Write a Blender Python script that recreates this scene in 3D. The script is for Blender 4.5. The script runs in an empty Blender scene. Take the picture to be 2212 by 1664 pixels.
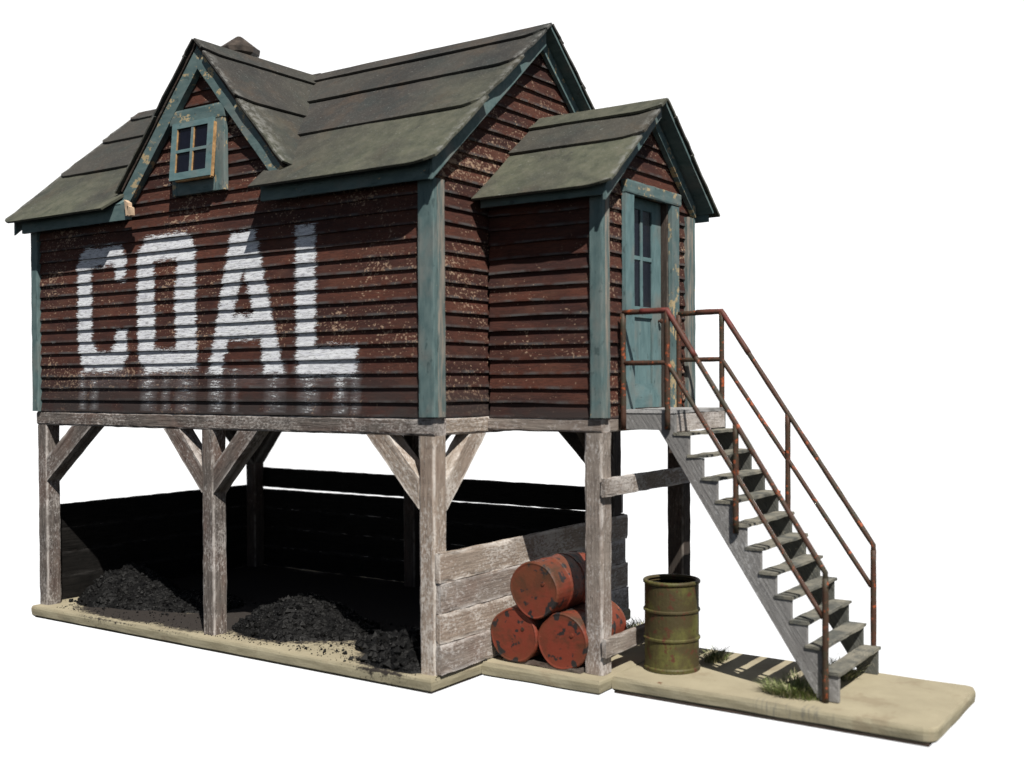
import bpy, bmesh, math, random
from mathutils import Vector, Matrix, noise as mnoise
random.seed(11)
S = bpy.context.scene
COL = S.collection
V = Vector

# ------------------------------------------------------------------ camera
YAW, PITCH, ROLL = 0.5978, -0.0121, -0.0057
CAM = V((7.045, -8.820, 2.964))
F = V((-math.sin(YAW)*math.cos(PITCH), math.cos(YAW)*math.cos(PITCH), math.sin(PITCH)))
rt = V((math.cos(YAW), math.sin(YAW), 0)); up = rt.cross(F)
Rr = math.cos(ROLL)*rt + math.sin(ROLL)*up
Uu = -math.sin(ROLL)*rt + math.cos(ROLL)*up
cd = bpy.data.cameras.new('camera'); co = bpy.data.objects.new('camera', cd); COL.objects.link(co)
co.matrix_world = Matrix(((Rr.x, Uu.x, -F.x, CAM.x), (Rr.y, Uu.y, -F.y, CAM.y), (Rr.z, Uu.z, -F.z, CAM.z), (0, 0, 0, 1)))
cd.sensor_width = 36; cd.lens = 36*2423.8/2212
cd.shift_x = -(1122.0-1106)/2212; cd.shift_y = (852.9-832)/2212
cd.clip_start = .1; cd.clip_end = 500
cd.dof.use_dof = True; cd.dof.focus_distance = 13.6; cd.dof.aperture_fstop = .56
S.camera = co

# ------------------------------------------------------------------ light
A_, R_ = .62, .47                       # light travels (-A, +R, -1)
sd = V((-A_, R_, -1)).normalized()
sl = bpy.data.lights.new('sun', 'SUN'); sl.energy = 5.0; sl.angle = math.radians(.55); sl.color = (1, .96, .89)
so = bpy.data.objects.new('sun', sl); COL.objects.link(so)
so.rotation_euler = (-sd).to_track_quat('Z', 'Y').to_euler(); so.location = (8, -8, 14)
w = bpy.data.worlds.new('World'); S.world = w; w.use_nodes = True
nt = w.node_tree; nt.nodes.clear()
out = nt.nodes.new('ShaderNodeOutputWorld')
sky = nt.nodes.new('ShaderNodeTexSky'); sky.sky_type = 'NISHITA'; sky.sun_disc = False
sky.sun_elevation = math.asin(-sd.z); sky.sun_rotation = math.atan2(-sd.x, -sd.y)
sky.altitude = 2500; sky.air_density = .8; sky.dust_density = .2
bg1 = nt.nodes.new('ShaderNodeBackground'); bg1.inputs[1].default_value = .05
hs = nt.nodes.new('ShaderNodeHueSaturation'); hs.inputs['Saturation'].default_value = .5
nt.links.new(sky.outputs[0], hs.inputs['Color']); nt.links.new(hs.outputs[0], bg1.inputs[0])
bg2 = nt.nodes.new('ShaderNodeBackground'); bg2.inputs[0].default_value = (1, 1, 1, 1); bg2.inputs[1].default_value = 1.0
tc = nt.nodes.new('ShaderNodeTexCoord'); dp = nt.nodes.new('ShaderNodeVectorMath'); dp.operation = 'DOT_PRODUCT'
nt.links.new(tc.outputs['Generated'], dp.inputs[0]); dp.inputs[1].default_value = (-.56, .826, 0)
mr = nt.nodes.new('ShaderNodeMapRange'); mr.interpolation_type = 'SMOOTHSTEP'
mr.inputs['From Min'].default_value = .62; mr.inputs['From Max'].default_value = .76
nt.links.new(dp.outputs['Value'], mr.inputs['Value'])
mx = nt.nodes.new('ShaderNodeMixShader')
# the white photographic background fills the far side only, a band round the horizon
sx_ = nt.nodes.new('ShaderNodeSeparateXYZ'); nt.links.new(tc.outputs['Generated'], sx_.inputs[0])
ab = nt.nodes.new('ShaderNodeMath'); ab.operation = 'ABSOLUTE'; nt.links.new(sx_.outputs[2], ab.inputs[0])
mr2 = nt.nodes.new('ShaderNodeMapRange'); mr2.interpolation_type = 'SMOOTHSTEP'
for kk, vv in (('From Min', .43), ('From Max', .53), ('To Min', 1), ('To Max', 0)): mr2.inputs[kk].default_value = vv
nt.links.new(ab.outputs[0], mr2.inputs['Value'])
ml_ = nt.nodes.new('ShaderNodeMath'); ml_.operation = 'MULTIPLY'; nt.links.new(mr.outputs[0], ml_.inputs[0]); nt.links.new(mr2.outputs[0], ml_.inputs[1])
nt.links.new(ml_.outputs[0], mx.inputs[0]); nt.links.new(bg1.outputs[0], mx.inputs[1]); nt.links.new(bg2.outputs[0], mx.inputs[2])
nt.links.new(mx.outputs[0], out.inputs[0])
S.view_settings.view_transform = 'Standard'; S.view_settings.look = 'None'
S.view_settings.exposure = .25; S.view_settings.gamma = 1; S.view_settings.use_curve_mapping = False

# ------------------------------------------------------------------ node helper
class NT:
    def __init__(s, name, rough=.85, spec=.25):
        s.m = bpy.data.materials.new(name); s.m.use_nodes = True; s.t = s.m.node_tree; s.t.nodes.clear()
        s.out = s.n('ShaderNodeOutputMaterial'); s.b = s.n('ShaderNodeBsdfPrincipled')
        s.l(s.b.outputs[0], s.out.inputs[0]); s.b.inputs['Roughness'].default_value = rough
        s.b.inputs['Specular IOR Level'].default_value = spec
        c = s.n('ShaderNodeTexCoord'); oi = s.n('ShaderNodeObjectInfo')
        mu = s.n('ShaderNodeMath'); mu.operation = 'MULTIPLY'; mu.inputs[1].default_value = 37; s.l(oi.outputs['Random'], mu.inputs[0])
        cm = s.n('ShaderNodeCombineXYZ')
        for i in range(3): s.l(mu.outputs[0], cm.inputs[i])
        ad = s.n('ShaderNodeVectorMath'); ad.operation = 'ADD'; s.l(c.outputs['Object'], ad.inputs[0]); s.l(cm.outputs[0], ad.inputs[1])
        s.co = c.outputs['Object']; s.cr = ad.outputs[0]; s.rnd = oi.outputs['Random']
    def n(s, t): return s.t.nodes.new(t)
    def l(s, a, b): s.t.links.new(a, b)
    def val(s, sock, v):
        if hasattr(v, 'links'): s.l(v, sock)
        else: sock.default_value = v
    def noise(s, scale=5, st=(1, 1, 1), det=5, rough=.6, co=None, dist=0):
        m = s.n('ShaderNodeMapping'); m.inputs['Scale'].default_value = st; s.l(co or s.cr, m.inputs[0])
        n = s.n('ShaderNodeTexNoise'); n.inputs['Scale'].default_value = scale; n.inputs['Detail'].default_value = det
        n.inputs['Roughness'].default_value = rough; n.inputs['Distortion'].default_value = dist
        s.l(m.outputs[0], n.inputs['Vector']); return n.outputs['Fac']
    def vor(s, scale, st=(1, 1, 1), co=None):
        m = s.n('ShaderNodeMapping'); m.inputs['Scale'].default_value = st; s.l(co or s.cr, m.inputs[0])
        n = s.n('ShaderNodeTexVoronoi'); n.inputs['Scale'].default_value = scale; s.l(m.outputs[0], n.inputs['Vector']); return n.outputs['Distance']
    def step(s, v, a, b):
        r = s.n('ShaderNodeMapRange'); r.inputs['From Min'].default_value = a; r.inputs['From Max'].default_value = b; s.val(r.inputs['Value'], v); return r.outputs[0]
    def math(s, op, a, b=0):
        m = s.n('ShaderNodeMath'); m.operation = op; s.val(m.inputs[0], a); s.val(m.inputs[1], b); return m.outputs[0]
    def mul(s, a, b): return s.math('MULTIPLY', a, b)
    def add(s, a, b): return s.math('ADD', a, b)
    def mix(s, f, a, b):
        m = s.n('ShaderNodeMix'); m.data_type = 'RGBA'; s.val(m.inputs['Factor'], f)
        for k, v in (('A', a), ('B', b)):
            i = [q for q in m.inputs if q.name == k and q.type == 'RGBA'][0]
            if isinstance(v, tuple): v = (*v, 1) if len(v) == 3 else v
            s.val(i, v)
        return [q for q in m.outputs if q.type == 'RGBA'][0]
    def attr(s, name):
        a = s.n('ShaderNodeAttribute'); a.attribute_name = name; return a.outputs['Fac']
    def xyz(s):
        x = s.n('ShaderNodeSeparateXYZ'); s.l(s.co, x.inputs[0]); return x.outputs
    def bump(s, h, st=.4, d=.02):
        b = s.n('ShaderNodeBump'); b.inputs['Strength'].default_value = st; b.inputs['Distance'].default_value = d; s.l(h, b.inputs['Height']); s.l(b.outputs[0], s.b.inputs['Normal'])
    def done(s, c):
        s.val(s.b.inputs['Base Color'], c if not isinstance(c, tuple) else (*c, 1)); return s.m

def m_siding(name, chips=.0, cool=0):
    k = NT(name, .8, .3); L = k.noise(1.3, (1, 1, 2), 3); fine = k.noise(9, (1, 1, 9), 8, .85)
    L = k.add(L, k.mul(k.add(k.attr('tone'), -.5), .30)); c = k.mix(k.step(L, .32, .70), (.042, .0145, .0118), (.104, .034, .021))
    c = k.mix(k.step(fine, .40, .56), k.mix(.68, c, (.013, .007, .006)), c); c = k.mix(k.mul(k.step(k.noise(11, (1, 1, 10), 8, .9), .56, .68), .26), c, (.17, .085, .062))
    c = k.mix(k.mul(k.step(k.noise(2.2, (1, 1, 3), 4), .52, .75), .5), c, (.10, .046, .030))
    # bare grey wood along the lower lip of each board
    lip = k.mul(k.attr('lip'), k.step(k.noise(5, (1, 1, 1), 4), .40, .60))
    c = k.mix(k.mul(lip, .8), c, (.085, .085, .085))
    # chipped paint
    lo = k.noise(.9, (1, 1, 1.6), 3); hi = k.noise(15, (1, 1, 1.5), 3, .55); hi2 = k.noise(34, (1, 1, 1.2), 2, .5)
    ch = k.step(k.add(k.add(hi, k.mul(lo, .75)), chips), 1.07, 1.11)
    ch2 = k.step(k.add(k.add(hi2, k.mul(lo, .55)), chips*.8), .925, .985)
    c = k.mix(k.mul(k.math('MAXIMUM', ch, ch2), .8), c, (.36, .25, .175))
    # soot near the bottom boards
    lw = k.mul(k.step(k.attr('low'), .0, .75), k.step(k.noise(2.0, (1, 1, 2), 4), .25, .5))
    c = k.mix(k.mul(lw, .85), c, (.030, .024, .023))
    k.bump(fine, .5, .012); return k.done(c)

def m_wood(name, dark, lite, white, wamt=.0, red=.3, rough=.9):
    k = NT(name, rough, .15); g = k.noise(5, (.7, 9, 9), 6, .65); L = k.noise(1.4, (1, 2, 2), 4)
    c = k.mix(k.step(g, .3, .7), dark, lite)
    c = k.mix(k.mul(k.step(L, .45, .7), red), c, (.16, .065, .04))
    sp = k.noise(34, (.55, 1.1, 1.1), 5, .8)
    f = k.step(k.add(k.add(sp, wamt), k.mul(k.noise(1.3, (1, 1, 1), 3), .55)), .83, .92)
    c = k.mix(k.mul(f, .75), c, white); c = k.mix(k.mul(k.step(k.noise(.9, (1, 1, 1), 4, .7), .50, .64), .45), c, dark)
    e = k.mul(k.attr('edge'), k.step(k.noise(4, (1, 1, 1), 4), .38, .56))
    c = k.mix(k.mul(e, .75), c, tuple(min(1, q*1.15) for q in white))
    dk = k.step(k.add(k.noise(30, (.6, 1.3, 1.3), 4, .75), k.mul(k.noise(1.6, (1, 1, 1), 3), .3)), .74, .82); c = k.mix(k.mul(dk, .6), c, tuple(q*.45 for q in dark))
    k.bump(g, .6, .015); return k.done(c)

def m_teal(name, worn=0.0, A=(.078, .128, .132), B=(.125, .182, .182)):
    k = NT(name, .7, .3); g = k.noise(6, (.8, 2.5, 2.5), 5); L = k.noise(2.2, (.8, 1.3, 1.3), 4)
    c = k.mix(k.step(g, .35, .65), A, B)
    c = k.mix(k.mul(k.step(L, .5, .7), .7), c, (.20, .20, .185))
    c = k.mix(k.step(k.add(k.noise(8, (.6, 1, 1), 5, .7), worn), .66, .70), c, (.43, .34, .20))
    c = k.mix(k.mul(k.step(k.noise(14, (.5, 1, 1), 4), .62, .68), .6), c, (.035, .06, .062))
    k.bump(g, .35, .01); return k.done(c)

def m_greycap(name):      # weathered teal gone grey-pink
    k = NT(name, .85, .2); g = k.noise(7, (.35, 3, 3), 5)
    c = k.mix(k.step(g, .4, .62), (.10, .14, .14), (.27, .235, .20))
    c = k.mix(k.step(k.noise(16, (.4, 1, 1), 5, .7), .64, .70), c, (.36, .32, .27))
    k.bump(g, .35, .01); return k.done(c)

def m_roof():
    k = NT('roof_felt', .82, .35); L = k.noise(1.1, (1, 1, 1), 4); f = k.noise(40, (1, 1, 1), 4, .7); md = k.noise(6, (1, 1, 1), 5, .65)
    c = k.mix(k.step(L, .35, .65), (.030, .029, .028), (.052, .046, .042))
    c = k.mix(k.mul(k.step(k.noise(1.9, (1, 1, 1), 5, .7), .50, .66), .7), c, (.030, .037, .037)); c = k.mix(k.mul(k.step(k.noise(1.6, (1.3, 1, 1), 5, .7), .54, .70), .7), c, (.074, .052, .038))
    gr = k.mix(k.step(md, .35, .65), (.058, .064, .045), (.112, .114, .080))
    c = k.mix(k.mul(k.attr('moss'), k.step(L, .22, .55)), c, gr)
    c = k.mix(k.mul(k.step(md, .55, .72), .35), c, (.085, .076, .065))
    c = k.mix(k.mul(k.step(f, .56, .70), .5), c, (.16, .16, .15))
    c = k.mix(k.mul(k.step(k.noise(13, (1, 2.5, 1), 5, .75), .63, .70), .55), c, (.27, .28, .27))
    c = k.mix(k.mul(k.mul(k.attr('edge'), .7), k.step(k.noise(9, (1, 1, 1), 5, .7), .47, .58)), c, (.24, .24, .23))
    c = k.mix(k.mul(k.step(k.noise(9, (1, 1, 1), 5, .7), .60, .68), .5), c, (.03, .03, .03))
    k.bump(k.add(k.mul(f, .5), md), .5, .018); return k.done(c)

def m_coal():
    k = NT('coal', .6, .22); c = k.mix(k.step(k.noise(6, (1, 1, 1), 4), .4, .65), (.0025, .0025, .0028), (.0065, .0063, .0063))
    c = k.mix(k.step(k.noise(60, (1, 1, 1), 2), .70, .74), c, (.16, .16, .155))
    k.bump(k.noise(30, (1, 1, 1), 4), .7, .02); return k.done(c)

def m_rust(name, base, spots, amt=.0, brown=(.075, .042, .022), st=(1, 1, 1), sc=7):
    k = NT(name, .6, .35); L = k.noise(sc*.45, st, 4)
    c = k.mix(k.step(L, .40, .56), base, brown); c = k.mix(k.mul(k.step(k.noise(sc*1.1, (1, 1, .5), 6, .75), .45, .62), .6), c, brown)
    c = k.mix(k.step(k.add(k.noise(sc*1.6, st, 5, .65), amt), .62, .68), c, spots)
    c = k.mix(k.mul(k.step(k.noise(sc*3, st, 4, .65), .60, .66), .6), c, tuple(q*.4 for q in base))
    k.bump(k.noise(sc*4, st, 4), .4, .01); return k.done(c)

def m_redbarrel():
    k = NT('red_drum_paint', .55, .4)
    c = k.mix(k.step(k.noise(2.5, (1, 1, 1), 4), .42, .62), (.195, .038, .021), (.140, .042, .020))
    c = k.mix(k.step(k.noise(2.2, (1, 1, 1), 5, .6, dist=.5), .50, .64), c, (.070, .033, .017))
    c = k.mix(k.step(k.noise(8.5, (1, 1, 1), 3, .5), .575, .60), c, (.026, .022, .022))
    c = k.mix(k.mul(k.step(k.noise(18, (1, 1, .5), 4), .68, .71), .5), c, (.30, .10, .065))
    k.bump(k.noise(12, (1, 1, 1), 4), .3, .012); return k.done(c)

def m_ground():
    k = NT('cream_slab', .9, .15); L = k.noise(1.5, (1, 1, 1), 5); f = k.noise(45, (1, 1, 1), 4, .7)
    c = k.mix(k.step(L, .35, .68), (.31, .272, .190), (.40, .355, .250))
    c = k.mix(k.mul(k.step(f, .5, .72), .4), c, (.38, .335, .235))
    sd_ = k.attr('side')
    c = k.mix(k.mul(sd_, .55), c, k.mix(k.step(k.noise(3, (1, 1, 6), 5), .4, .62), (.26, .235, .155), (.43, .395, .28)))
    c = k.mix(k.mul(k.step(k.noise(1.7, (1, 1, 1), 5, .7), .56, .64), .5), c, (.25, .20, .135))
    co_ = k.attr('coal'); th = k.add(co_, k.mul(k.add(k.noise(9, (1, 1, 1), 6, .8), -.5), 1.1))
    c = k.mix(k.mul(k.step(th, .44, .58), .97), c, k.mix(f, (.016, .014, .013), (.045, .038, .034)))
    X = k.xyz()
    dx = k.math('ABSOLUTE', k.add(X[0], -1.99)); dy = k.math('ABSOLUTE', k.add(X[1], -1.02)); dd = k.math('MAXIMUM', k.mul(dx, 1.0), k.mul(dy, 1.0))
    c = k.mix(k.mul(k.step(k.add(dd, k.mul(k.noise(14, (1, 1, 1), 3), .06)), .062, .050), .85), c, (.14, .055, .025))
    sx = k.math('MULTIPLY', k.step(k.math('ABSOLUTE', k.add(X[0], -3.35)), .48, .25), k.step(k.math('ABSOLUTE', k.add(X[1], -1.0)), .16, .04))
    c = k.mix(k.mul(sx, k.mul(k.step(k.noise(9, (3.2, .25, .4), 4, .7), .52, .60), .55)), c, (.15, .15, .14))
    th2 = k.add(k.mul(co_, .8), k.mul(k.add(k.noise(30, (1, 1, 1), 4, .8), -.5), 1.6))
    c = k.mix(k.mul(k.step(th2, .40, .50), .8), c, (.035, .03, .028))
    k.bump(k.add(f, L), .35, .01); return k.done(c)

def m_letters():
    k = NT('white_letter_paint', .8, .2); k.m.use_backface_culling = False
    a = k.attr('paint'); n1 = k.noise(6, (1, 1, 9), 6, .80); n2 = k.noise(30, (1, 1, 3), 3, .7)
    th = k.add(k.add(a, k.mul(k.add(n1, -.5), 1.5)), k.mul(k.add(n2, -.5), .55))
    f = k.step(th, .40, .56)
    wear = k.step(k.noise(9, (1, 1, 8), 6, .8), .40, .50); f = k.mul(f, k.add(k.mul(wear, .6), .4))
    zl = k.step(k.xyz()[2], 3.25, 3.05); sm = k.mul(k.mul(k.step(a, .05, .42), k.step(n1, .30, .62)), k.mul(zl, .21)); f = k.math('MAXIMUM', f, sm)
    c = k.mix(k.step(n1, .35, .6), (.50, .51, .57), (.70, .72, .745))
    k.done(c); k.b.inputs['Roughness'].default_value = .8
    k.l(f, k.b.inputs['Alpha']) ; k.bump(n1, .3, .01); return k.m

def m_simple(name, c, rough=.8, spec=.3, var=.3, sc=8):
    k = NT(name, rough, spec); cc = k.mix(k.step(k.noise(sc, (1, 1, 1), 5), .35, .65), tuple(q*(1-var) for q in c), tuple(min(1, q*(1+var)) for q in c))
    k.bump(k.noise(sc*3, (1, 1, 1), 4), .3, .01); return k.done(cc)

M = dict(
    siding=m_siding('red_siding', .0), siding_end=m_siding('red_siding_chipped', .035), siding_porch=m_siding('red_siding_porch', -.05),
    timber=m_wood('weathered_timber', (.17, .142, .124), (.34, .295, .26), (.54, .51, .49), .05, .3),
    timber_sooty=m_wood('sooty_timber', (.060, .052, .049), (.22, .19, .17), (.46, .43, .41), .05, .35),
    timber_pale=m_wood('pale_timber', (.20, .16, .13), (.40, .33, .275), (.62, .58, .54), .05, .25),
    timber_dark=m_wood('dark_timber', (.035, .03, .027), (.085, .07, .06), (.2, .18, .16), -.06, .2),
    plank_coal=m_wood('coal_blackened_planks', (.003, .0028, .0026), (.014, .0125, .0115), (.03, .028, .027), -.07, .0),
    stair=m_wood('grey_stair_wood', (.18, .176, .174), (.29, .285, .28), (.46, .46, .465), .0, .05),
    tread=m_wood('grey_green_tread_wood', (.080, .083, .076), (.135, .138, .125), (.36, .33, .26), -.07, .02),
    teal=m_teal('teal_paint', 0), teal_worn=m_teal('teal_paint_chipped', .10), teal_cap=m_greycap('greyed_teal_paint'),
    teal_clean=m_teal('teal_door_paint', -.06, (.095, .165, .175), (.14, .225, .235)),
    roof=m_roof(), coal=m_coal(),
    rail=m_rust('rusty_rail', (.045, .040, .025), (.34, .080, .028), .045, (.070, .032, .020), sc=10),
    rail_red=m_rust('red_rail_top', (.17, .034, .030), (.055, .035, .022), .03, (.085, .034, .022), sc=9),
    green=m_rust('green_drum_paint', (.105, .102, .028), (.085, .032, .017), .06, (.058, .045, .018), sc=7),
    red=m_redbarrel(), ground=m_ground(), letters=m_letters(),
    glass=m_simple('dark_window_glass', (.006, .007, .014), .2, .35, .2), black=m_simple('dark_interior', (.006, .006, .006), .95, .1),
    rawwood=m_simple('bare_wood', (.40, .24, .11), .8, .2, .35, 14), rawpale=m_simple('bare_splintered_wood', (.50, .37, .26), .85, .2, .2, 14),
    metal=m_simple('brown_chimney_metal', (.06, .047, .038), .5, .5, .5, 9),
    grass=m_simple('static_grass', (.15, .185, .065), .8, .2, .45, 9), grass_dry=m_simple('dry_grass', (.34, .32, .20), .8, .2, .3, 9),
)

# ------------------------------------------------------------------ object helpers
def empty(name, loc, label, cat, group=None):
    o = bpy.data.objects.new(name, None); COL.objects.link(o); o.location = loc; o.empty_display_size = .3
    o['label'] = label; o['category'] = cat
    if group: o['group'] = group
    bpy.context.view_layer.update(); return o
def tag(o, label, cat, group=None, kind=None):
    o['label'] = label
    if cat: o['category'] = cat
    if group: o['group'] = group
    if kind: o['kind'] = kind
    return o
def worldmat(o):
    m = o.matrix_basis.copy()
    return worldmat(o.parent) @ o.matrix_parent_inverse @ m if o.parent else m
def obj(name, bm, mats, parent=None, mw=None, smooth=False, label=None):
    me = bpy.data.meshes.new(name); bm.to_mesh(me); bm.free()
    for m in (mats if isinstance(mats, (list, tuple)) else [mats]): me.materials.append(m)
    if smooth:
        for p in me.polygons: p.use_smooth = True
    o = bpy.data.objects.new(name, me); COL.objects.link(o)
    if mw is not None: o.matrix_basis = mw
    if parent is not None:
        o.parent = parent; o.matrix_parent_inverse = worldmat(parent).inverted()
    if label: o['label'] = label
    return o
def fl(bm, name):
    return bm.verts.layers.float.get(name) or bm.verts.layers.float.new(name)
def jit(a): return random.uniform(-a, a)

def beam_bm(L, w, h, j=.004, seg=.12, wear=True):
    """box along local X from 0..L, width w (Y), height h (Z), centred; soft irregular edges with an 'edge' wear attribute"""
    bm = bmesh.new(); le = fl(bm, 'edge')
    fr = [0, .14, .86, 1] if min(w, h) > .05 else [0, 1]
    ring = []
    n = len(fr)-1
    for i in range(n): ring.append((-.5+fr[i], -.5))
    for i in range(n): ring.append((.5, -.5+fr[i]))
    for i in range(n): ring.append((.5-fr[i], .5))
    for i in range(n): ring.append((-.5, .5-fr[i]))
    ns = max(1, int(L/seg)); rs = []
    c = min(w, h)*.05
    for s in range(ns+1):
        x = L*s/ns; r = []
        for (a, b) in ring:
            corner = abs(a) == .5 and abs(b) == .5
            y = a*w; z = b*h
            if corner: y -= math.copysign(c, y); z -= math.copysign(c, z)
            v = bm.verts.new((x + (jit(j) if s in (0, ns) else 0), y+jit(j), z+jit(j)))
            v[le] = (1 if corner else 0) if n > 1 else (.5 if corner else 0)
            r.append(v)
        rs.append(r)
    k = len(ring)
    for s in range(ns):
        for i in range(k):
            bm.faces.new((rs[s][i], rs[s][(i+1) % k], rs[s+1][(i+1) % k], rs[s+1][i]))
    bm.faces.new(rs[0][::-1]); bm.faces.new(rs[-1])
    bmesh.ops.recalc_face_normals(bm, faces=bm.faces)
    return bm
def beam(name, p0, p1, w, h, mat, parent, upv=(0, 0, 1), j=.004, label=None):
    p0 = V(p0); p1 = V(p1); x = (p1-p0).normalized(); z = V(upv); z = (z - x*z.dot(x)).normalized(); y = z.cross(x)
    mw = Matrix(((x.x, y.x, z.x, p0.x), (x.y, y.y, z.y, p0.y), (x.z, y.z, z.z, p0.z), (0, 0, 0, 1)))
    return obj(name, beam_bm((p1-p0).length, w, h, j), mat, parent, mw, label=label)
def box(name, lo, hi, mat, parent, axis=None, j=.003, label=None):
    lo = V(lo); hi = V(hi); d = hi-lo; c = (lo+hi)/2
    ax = axis if axis is not None else max(range(3), key=lambda i: d[i])
    if ax == 0: return beam(name, (lo.x, c.y, c.z), (hi.x, c.y, c.z), d.y, d.z, mat, parent, j=j, label=label)
    if ax == 1: return beam(name, (c.x, lo.y, c.z), (c.x, hi.y, c.z), d.x, d.z, mat, parent, j=j, label=label)
    return beam(name, (c.x, c.y, lo.z), (c.x, c.y, hi.z), d.x, d.y, mat, parent, upv=(0, 1, 0), j=j, label=label)

def add_prism(bm, pts, nrm, th):
    """closed prism: polygon pts (Vectors) pushed by nrm*th"""
    a = [bm.verts.new(p) for p in pts]; b = [bm.verts.new(V(p)+V(nrm)*th) for p in pts]
    fs = [bm.faces.new(a), bm.faces.new(b[::-1])]
    for i in range(len(a)): fs.append(bm.faces.new((a[i], b[i], b[(i+1) % len(a)], a[(i+1) % len(a)])))
    bmesh.ops.recalc_face_normals(bm, faces=fs)

def add_tube(bm, pts, r, n=8):
    pts = [V(p) for p in pts]; prev = None; first = None
    for i, p in enumerate(pts):
        d = ((pts[min(i+1, len(pts)-1)]-p).normalized() + (p-pts[max(i-1, 0)]).normalized()).normalized()
        u = d.cross(V((0, 1, 0))); u = u.normalized() if u.length > .1 else V((1, 0, 0)); q = d.cross(u).normalized()
        rr = r*(1+jit(.06))
        ring = [bm.verts.new(p+(u*math.cos(t)+q*math.sin(t))*rr) for t in [2*math.pi*k/n for k in range(n)]]
        if prev:
            for k in range(n): bm.faces.new((prev[k], prev[(k+1) % n], ring[(k+1) % n], ring[k]))
        else: first = ring
        prev = ring
    bm.faces.new(first[::-1]); bm.faces.new(prev)
def subdiv(pts, seg=.12):
    o = []
    for a, b in zip(pts, pts[1:]):
        a = V(a); b = V(b); n = max(1, int((b-a).length/seg))
        o += [a.lerp(b, i/n) for i in range(n)]
    return o+[V(pts[-1])]

# clapboard wall -------------------------------------------------------------
EXPO = .152
def siding(name, org, ud, nd, z0, z1, rng, mats, parent, holes=(), low=.45, seg=.16, warp=.006, label=None):
    """org: point on plane; ud: horizontal unit dir; nd: outward normal; rng(z)->(u0,u1)"""
    bm = bmesh.new(); ll = fl(bm, 'lip'); lw = fl(bm, 'low'); lt = fl(bm, 'tone'); org = V(org); ud = V(ud); nd = V(nd)
    z = z0; row = 0
    prof = [(0, -.012, 0), (0, .036, 1), (.09, .035, 1), (.22, .031, 0), (.6, .021, 0), (1.0, .006, 0)]
    while z < z1-.01:
        h = min(EXPO*(1+jit(.03)), z1-z)
        ivs = [None]
        hs = sorted((a, b) for (a, b, c, d) in holes if c-.02 < z+h*.5 < d+.02)
        def cuts(zz):
            u0, u1 = rng(zz); out_ = []; a = u0
            for (ha, hb) in hs: out_.append((a, ha)); a = hb
            out_.append((a, u1)); return out_
        c0 = cuts(z); c1 = cuts(min(z+h, z1))
        tone = random.random()
        for (a0, b0), (a1, b1) in zip(c0, c1):
            if b0-a0 < .01: continue
            if b1 < a1: a1 = b1 = (a1+b1)/2
            n = max(1, int((b0-a0)/seg)); cols = []
            for i in range(n+1):
                t = i/n; cl = []
                for (f, off, lp) in prof:
                    u = (a0+(b0-a0)*t)*(1-f) + (a1+(b1-a1)*t)*f
                    wv = mnoise.noise(V((u*1.3, row*3.1, 5.2)))
                    wv2 = mnoise.noise(V((u*6.0, row*2.1, 1.2)))
                    zz = z+f*h*1.0 + (wv*warp*1.2+wv2*.003 if f < .2 else 0)
                    oo = off + (max(0, wv)*warp*1.6 if f < .3 and off > 0 else 0) + wv2*.0015
                    v = bm.verts.new(org+ud*u+nd*oo+V((0, 0, zz-org.z))); v[ll] = lp
                    v[lw] = max(0, 1-(zz-z0)/low); v[lt] = tone
                    cl.append(v)
                cols.append(cl)
            for i in range(n):
                for k in range(len(prof)-1):
                    bm.faces.new((cols[i][k], cols[i+1][k], cols[i+1][k+1], cols[i][k+1]))
        z += h; row += 1
    bmesh.ops.recalc_face_normals(bm, faces=bm.faces)
    # make normals face outward
    s = sum(f.normal.dot(nd)*f.calc_area() for f in bm.faces)
    if s < 0: bmesh.ops.reverse_faces(bm, faces=bm.faces)
    return obj(name, bm, mats, parent, label=label)

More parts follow.
